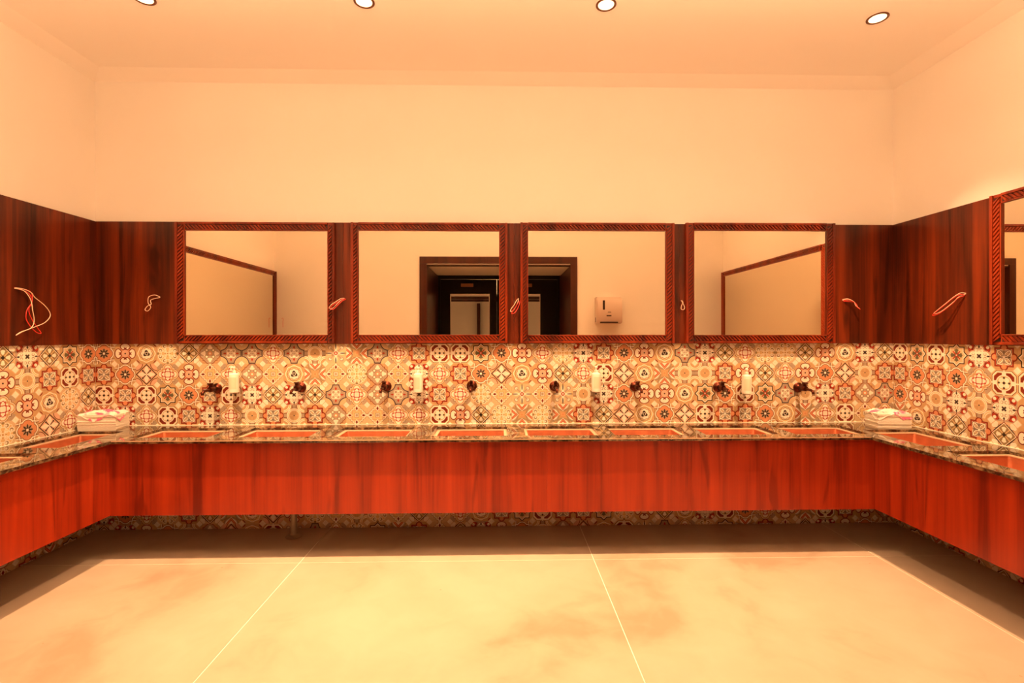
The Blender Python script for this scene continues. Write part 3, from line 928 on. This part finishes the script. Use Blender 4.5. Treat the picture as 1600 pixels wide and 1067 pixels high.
# left wall: local x runs towards the back corner
big = [(0, 0, 0), (.05, -.03, -.02), (.085, -.05, -.10), (.09, -.06, -.20), (.105, -.06, -.30), (.075, -.06, -.37), (-.01, -.05, -.41), (-.05, -.045, -.44), (.02, -.05, -.40),
       (.12, -.055, -.36), (.24, -.05, -.31), (.30, -.045, -.235), (.25, -.04, -.15), (.16, -.03, -.075), (.12, -.03, -.03), (.06, -.015, .0), (0, 0, .004)]
bigr = [(0, 0, .006), (.10, -.02, -.01), (.13, -.03, -.05), (.11, -.04, -.13), (.05, -.05, -.20), (.04, -.05, -.28), (.08, -.05, -.35), (.15, -.045, -.41), (.20, -.045, -.42), (.165, -.045, -.37), (.115, -.04, -.29), (.09, -.035, -.20), (.13, -.03, -.11), (.1, -.02, -.03), (0, 0, 0)]
sc = .72
wires('large red and white wire loops hanging on the left wall panelling', (.0165, -.690, 1.900), (0, 0, PI / 2),
      [('wire_white', [(x * sc, y, z * sc) for x, y, z in big]), ('wire_red', [(x * sc, y, z * sc) for x, y, z in bigr])])
# right wall: local x runs towards the camera
lr = [(0, 0, 0), (-.02, -.02, .004), (-.06, -.03, -.02), (-.11, -.045, -.065), (-.165, -.05, -.105), (-.205, -.05, -.135), (-.16, -.052, -.13), (-.11, -.045, -.10), (-.06, -.03, -.055), (-.03, -.02, -.02), (0, 0, -.004)]
wires('twisted pink and white wire on the right wall panelling beside the mirror', (RW - .0125, -.665, 1.876), (0, 0, -PI / 2),
      [('wire_white', lr), ('wire_red', s2(lr, -.006, -.012, .004))])
arch = [(0, 0, 0), (.03, -.03, .03), (.08, -.05, .03), (.12, -.05, -.03), (.11, -.05, -.10)]
wires('thin dark wire curl near the doorway end of the left wall', (.05, -3.238, 1.80), (0, 0, PI / 2), [('wire_red', [(x * .1, y - .03, z) for x, y, z in arch[1:]])])

# ------------------------------------------------------------------ paper towel packs
def towel_pack(label, loc, rotz, w, d, h, seed):
    t = thing('paper_towel_pack', label, 'paper towels', loc, (0, 0, rotz), 'paper towel packs in the counter corners')
    rnd = random.Random(seed)
    bm = bmesh.new()
    n = 13
    for k in range(n):
        a = h * .80 * k / n; b_ = h * .80 * (k + 1) / n - .0004
        j = [rnd.uniform(-.0025, .0025) for _ in range(4)]
        box(bm, -w / 2 + j[0], -d / 2 + j[1], a, w / 2 + j[2], d / 2 + j[3], b_)
    mesh_obj('folded_towels', bm, M['paper'], t)['kind'] = 'stuff'
    bm = bmesh.new(); nx, ny = 16, 10
    V = []
    for i in range(nx + 1):
        row = []
        for j in range(ny + 1):
            u, v = i / nx * 2 - 1, j / ny * 2 - 1
            ed = max(abs(u), abs(v))
            z = h * (.82 + .15 * (1 - ed ** 3)) + .008 * math.sin(u * 7 + seed) * math.cos(v * 5 + seed * 2) * (1 - ed ** 4) + rnd.uniform(-.004, .004)
            if ed > .99: z = h * (.62 + .16 * math.sin(u * 4 + v * 3 + seed) + rnd.uniform(-.05, .05))
            row.append(bm.verts.new((u * (w / 2 + .004) , v * (d / 2 + .004), z)))
        V.append(row)
    for i in range(nx):
        for j in range(ny): bm.faces.new((V[i][j], V[i + 1][j], V[i + 1][j + 1], V[i][j + 1]))
    o = mesh_obj('torn_wrapper', bm, M['wrapper'], t)
    o['label'] = 'crumpled clear wrapper with pink print'
    md = o.modifiers.new('thick', 'SOLIDIFY'); md.thickness = .001
    return t


towel_pack('white paper towel pack with torn pink wrapper in the left counter corner', (.165, -.125, CT + .0002), .12, .27, .17, .15, 2)
towel_pack('paper towel pack in pink and clear wrap in the right counter corner', (6.42, -.165, CT + .0002), -.12, .25, .17, .135, 5)

# ------------------------------------------------------------------ drain pipe under the counter
t = thing('drain_pipe', 'single grey drain pipe standing on the floor under the back counter', 'pipe', (1.662, -.165, 0))
bm = bmesh.new(); cyl(bm, (0, 0, .012), (0, 0, .655), .025, seg=20); mesh_obj('pipe', bm, M['pipe'], t, True)
bm = bmesh.new(); lathe(bm, [(0, 0), (.062, 0), (.064, .004), (.045, .012), (.030, .020), (.027, .034), (0, .034)], 26); mesh_obj('floor_flange', bm, M['pipe'], t, True)

# ------------------------------------------------------------------ recessed ceiling lights
def downlight(x, y, label, group):
    t = thing('ceiling_light', label, 'ceiling light', (x, y, RH), group=group)
    bm = bmesh.new(); lathe(bm, [(.050, .0), (.052, -.004), (.060, -.006), (.065, -.003), (.065, 0), (.050, .0)], 32)
    mesh_obj('trim_ring', bm, M['rim_dark'], t, True)
    bm = bmesh.new(); lathe(bm, [(.050, -.002), (.047, -.0035), (.03, -.0045), (0, -.005)], 28)
    mesh_obj('lamp_face', bm, M['glow'], t, True)
for (x, y), lb in zip(DOWNLIGHTS, ['leftmost recessed ceiling light in view, cut by the photo edge', 'second recessed ceiling light from the left along the back of the room',
                                   'third recessed ceiling light, above the right middle mirror', 'recessed ceiling light nearest the right wall']):
    downlight(x, y, lb, 'recessed ceiling lights along the back wall')
for (x, y), n in zip(DOWNLIGHTS2, ['nearest the left wall', 'left of the doorway', 'right of the doorway', 'nearest the right wall']):
    downlight(x, y, 'recessed ceiling light in the second row, ' + n, 'recessed ceiling lights near the doorway')

# ------------------------------------------------------------------ doorway seen in the mirrors
bm = bmesh.new(); F = -RD
t = struct(mesh_obj('door_1', bx(2.105, F, 0, 2.105 + .10, F + .025, 2.635, bev=.002), M['wood_door']))
mesh_obj('casing', bx(4.32, F, 0, 4.42, F + .025, 2.635, bev=.002), M['wood_door'], t)
mesh_obj('casing', bx(2.105, F, 2.6355, 4.42, F + .025, 2.735, bev=.002), M['wood_door'], t)
mesh_obj('lining', bx(DX0, DY + .042, 0, DX0 + .012, F, 2.606), M['wood_door'], t)
mesh_obj('lining', bx(DX1 - .012, DY + .042, 0, DX1, F, 2.606), M['wood_door'], t)
mesh_obj('lining', bx(DX0, F - .12, 2.607, DX1, F, 2.62), M['wood_door'], t)
d2 = struct(mesh_obj('door_2', bx(DX0, DY, 2.555, DX1, DY + .04, DZ), M['black_door']))
mesh_obj('jamb', bx(DX0, DY, 0, DX0 + .05, DY + .04, 2.554), M['black_door'], d2)
mesh_obj('jamb', bx(DX1 - .05, DY, 0, DX1, DY + .04, 2.554), M['black_door'], d2)
mid = 3.225
for (a, b_, g0, g1) in ((DX0 + .052, mid - .0012, 2.42, 3.10), (mid + .0012, DX1 - .052, 3.30, 3.98)):
    bm = bmesh.new(); z0, z1, q0, q1 = .01, 2.550, .35, 2.30
    box(bm, a, DY, z0, g0, DY + .04, z1); box(bm, g1, DY, z0, b_, DY + .04, z1); box(bm, g0, DY, z0, g1, DY + .04, q0); box(bm, g0, DY, q1, g1, DY + .04, z1)
    leaf = mesh_obj('door_leaf', bm, M['black_door'], d2)
    mesh_obj('glass_pane', bx(g0, DY + .016, q0, g1, DY + .022, q1), M['glass'], leaf)
    bm = bmesh.new()
    for (p, q_, r_, s_) in ((g0, g0 + .012, q0, q1), (g1 - .012, g1, q0, q1), (g0 + .012, g1 - .012, q1 - .012, q1), (g0 + .012, g1 - .012, q0, q0 + .012)):
        box(bm, p, DY + .0405, r_, q_, DY + .046, s_)
    mesh_obj('glazing_bead', bm, M['chrome'], leaf)
    cxh = (a + b_) / 2
    mesh_obj('door_closer', bx(cxh - .13 , DY + .041, 2.42, cxh + .08, DY + .09, 2.475, bev=.004), M['holder'], leaf)
    hx_ = g1 + .06 if a < mid - .1 else g0 - .06
    bm = bmesh.new(); cyl(bm, (hx_, DY + .09, .95), (hx_, DY + .09, 1.35), .012, seg=12); cyl(bm, (hx_, DY + .04, 1.0), (hx_, DY + .09, 1.0), .008, seg=10); cyl(bm, (hx_, DY + .04, 1.3), (hx_, DY + .09, 1.3), .008, seg=10)
    mesh_obj('door_handle', bm, M['chrome'], leaf)

# paper dispenser on the doorway wall
t = thing('paper_dispenser', 'beige wall-mounted paper towel dispenser, seen reflected in the right middle mirror', 'dispenser', (4.862, -RD, 1.75))
bm = bmesh.new()
pr = [(0, 0), (.17, .0), (.19, .03), (.17, .34), (.13, .385), (0, .39)]
L1 = [bm.verts.new((-.185, y, z)) for y, z in pr]; L2 = [bm.verts.new((.185, y, z)) for y, z in pr]
bm.faces.new(L1[::-1]); bm.faces.new(L2)
for i in range(len(pr)):
    j = (i + 1) % len(pr); bm.faces.new((L1[i], L1[j], L2[j], L2[i]))
bmesh.ops.bevel(bm, geom=bm.edges[:], offset=.012, segments=2, affect='EDGES')
mesh_obj('housing', bm, M['white_plastic'], t, True)
# the reflection flips left and right, so the window slot sits towards low x of the mirror image
mesh_obj('level_window', bx(-.098, .172, .20, -.068, .186, .335, bev=.006), M['dark_plastic'], t)
mesh_obj('key_plate', bx(-.045, .178, .105, .025, .191, .122, bev=.002), M['dark_plastic'], t)
mesh_obj('emblem', bx(-.025, .176, .16, .022, .189, .168, bev=.002), M['dark_plastic'], t)
mesh_obj('paper_slot', bx(-.14, .178, .006, .12, .1925, .026, bev=.003), M['dark_plastic'], t)
mesh_obj('side_latch', bx(-.188, .08, .02, -.183, .11, .09), M['dark_plastic'], t)
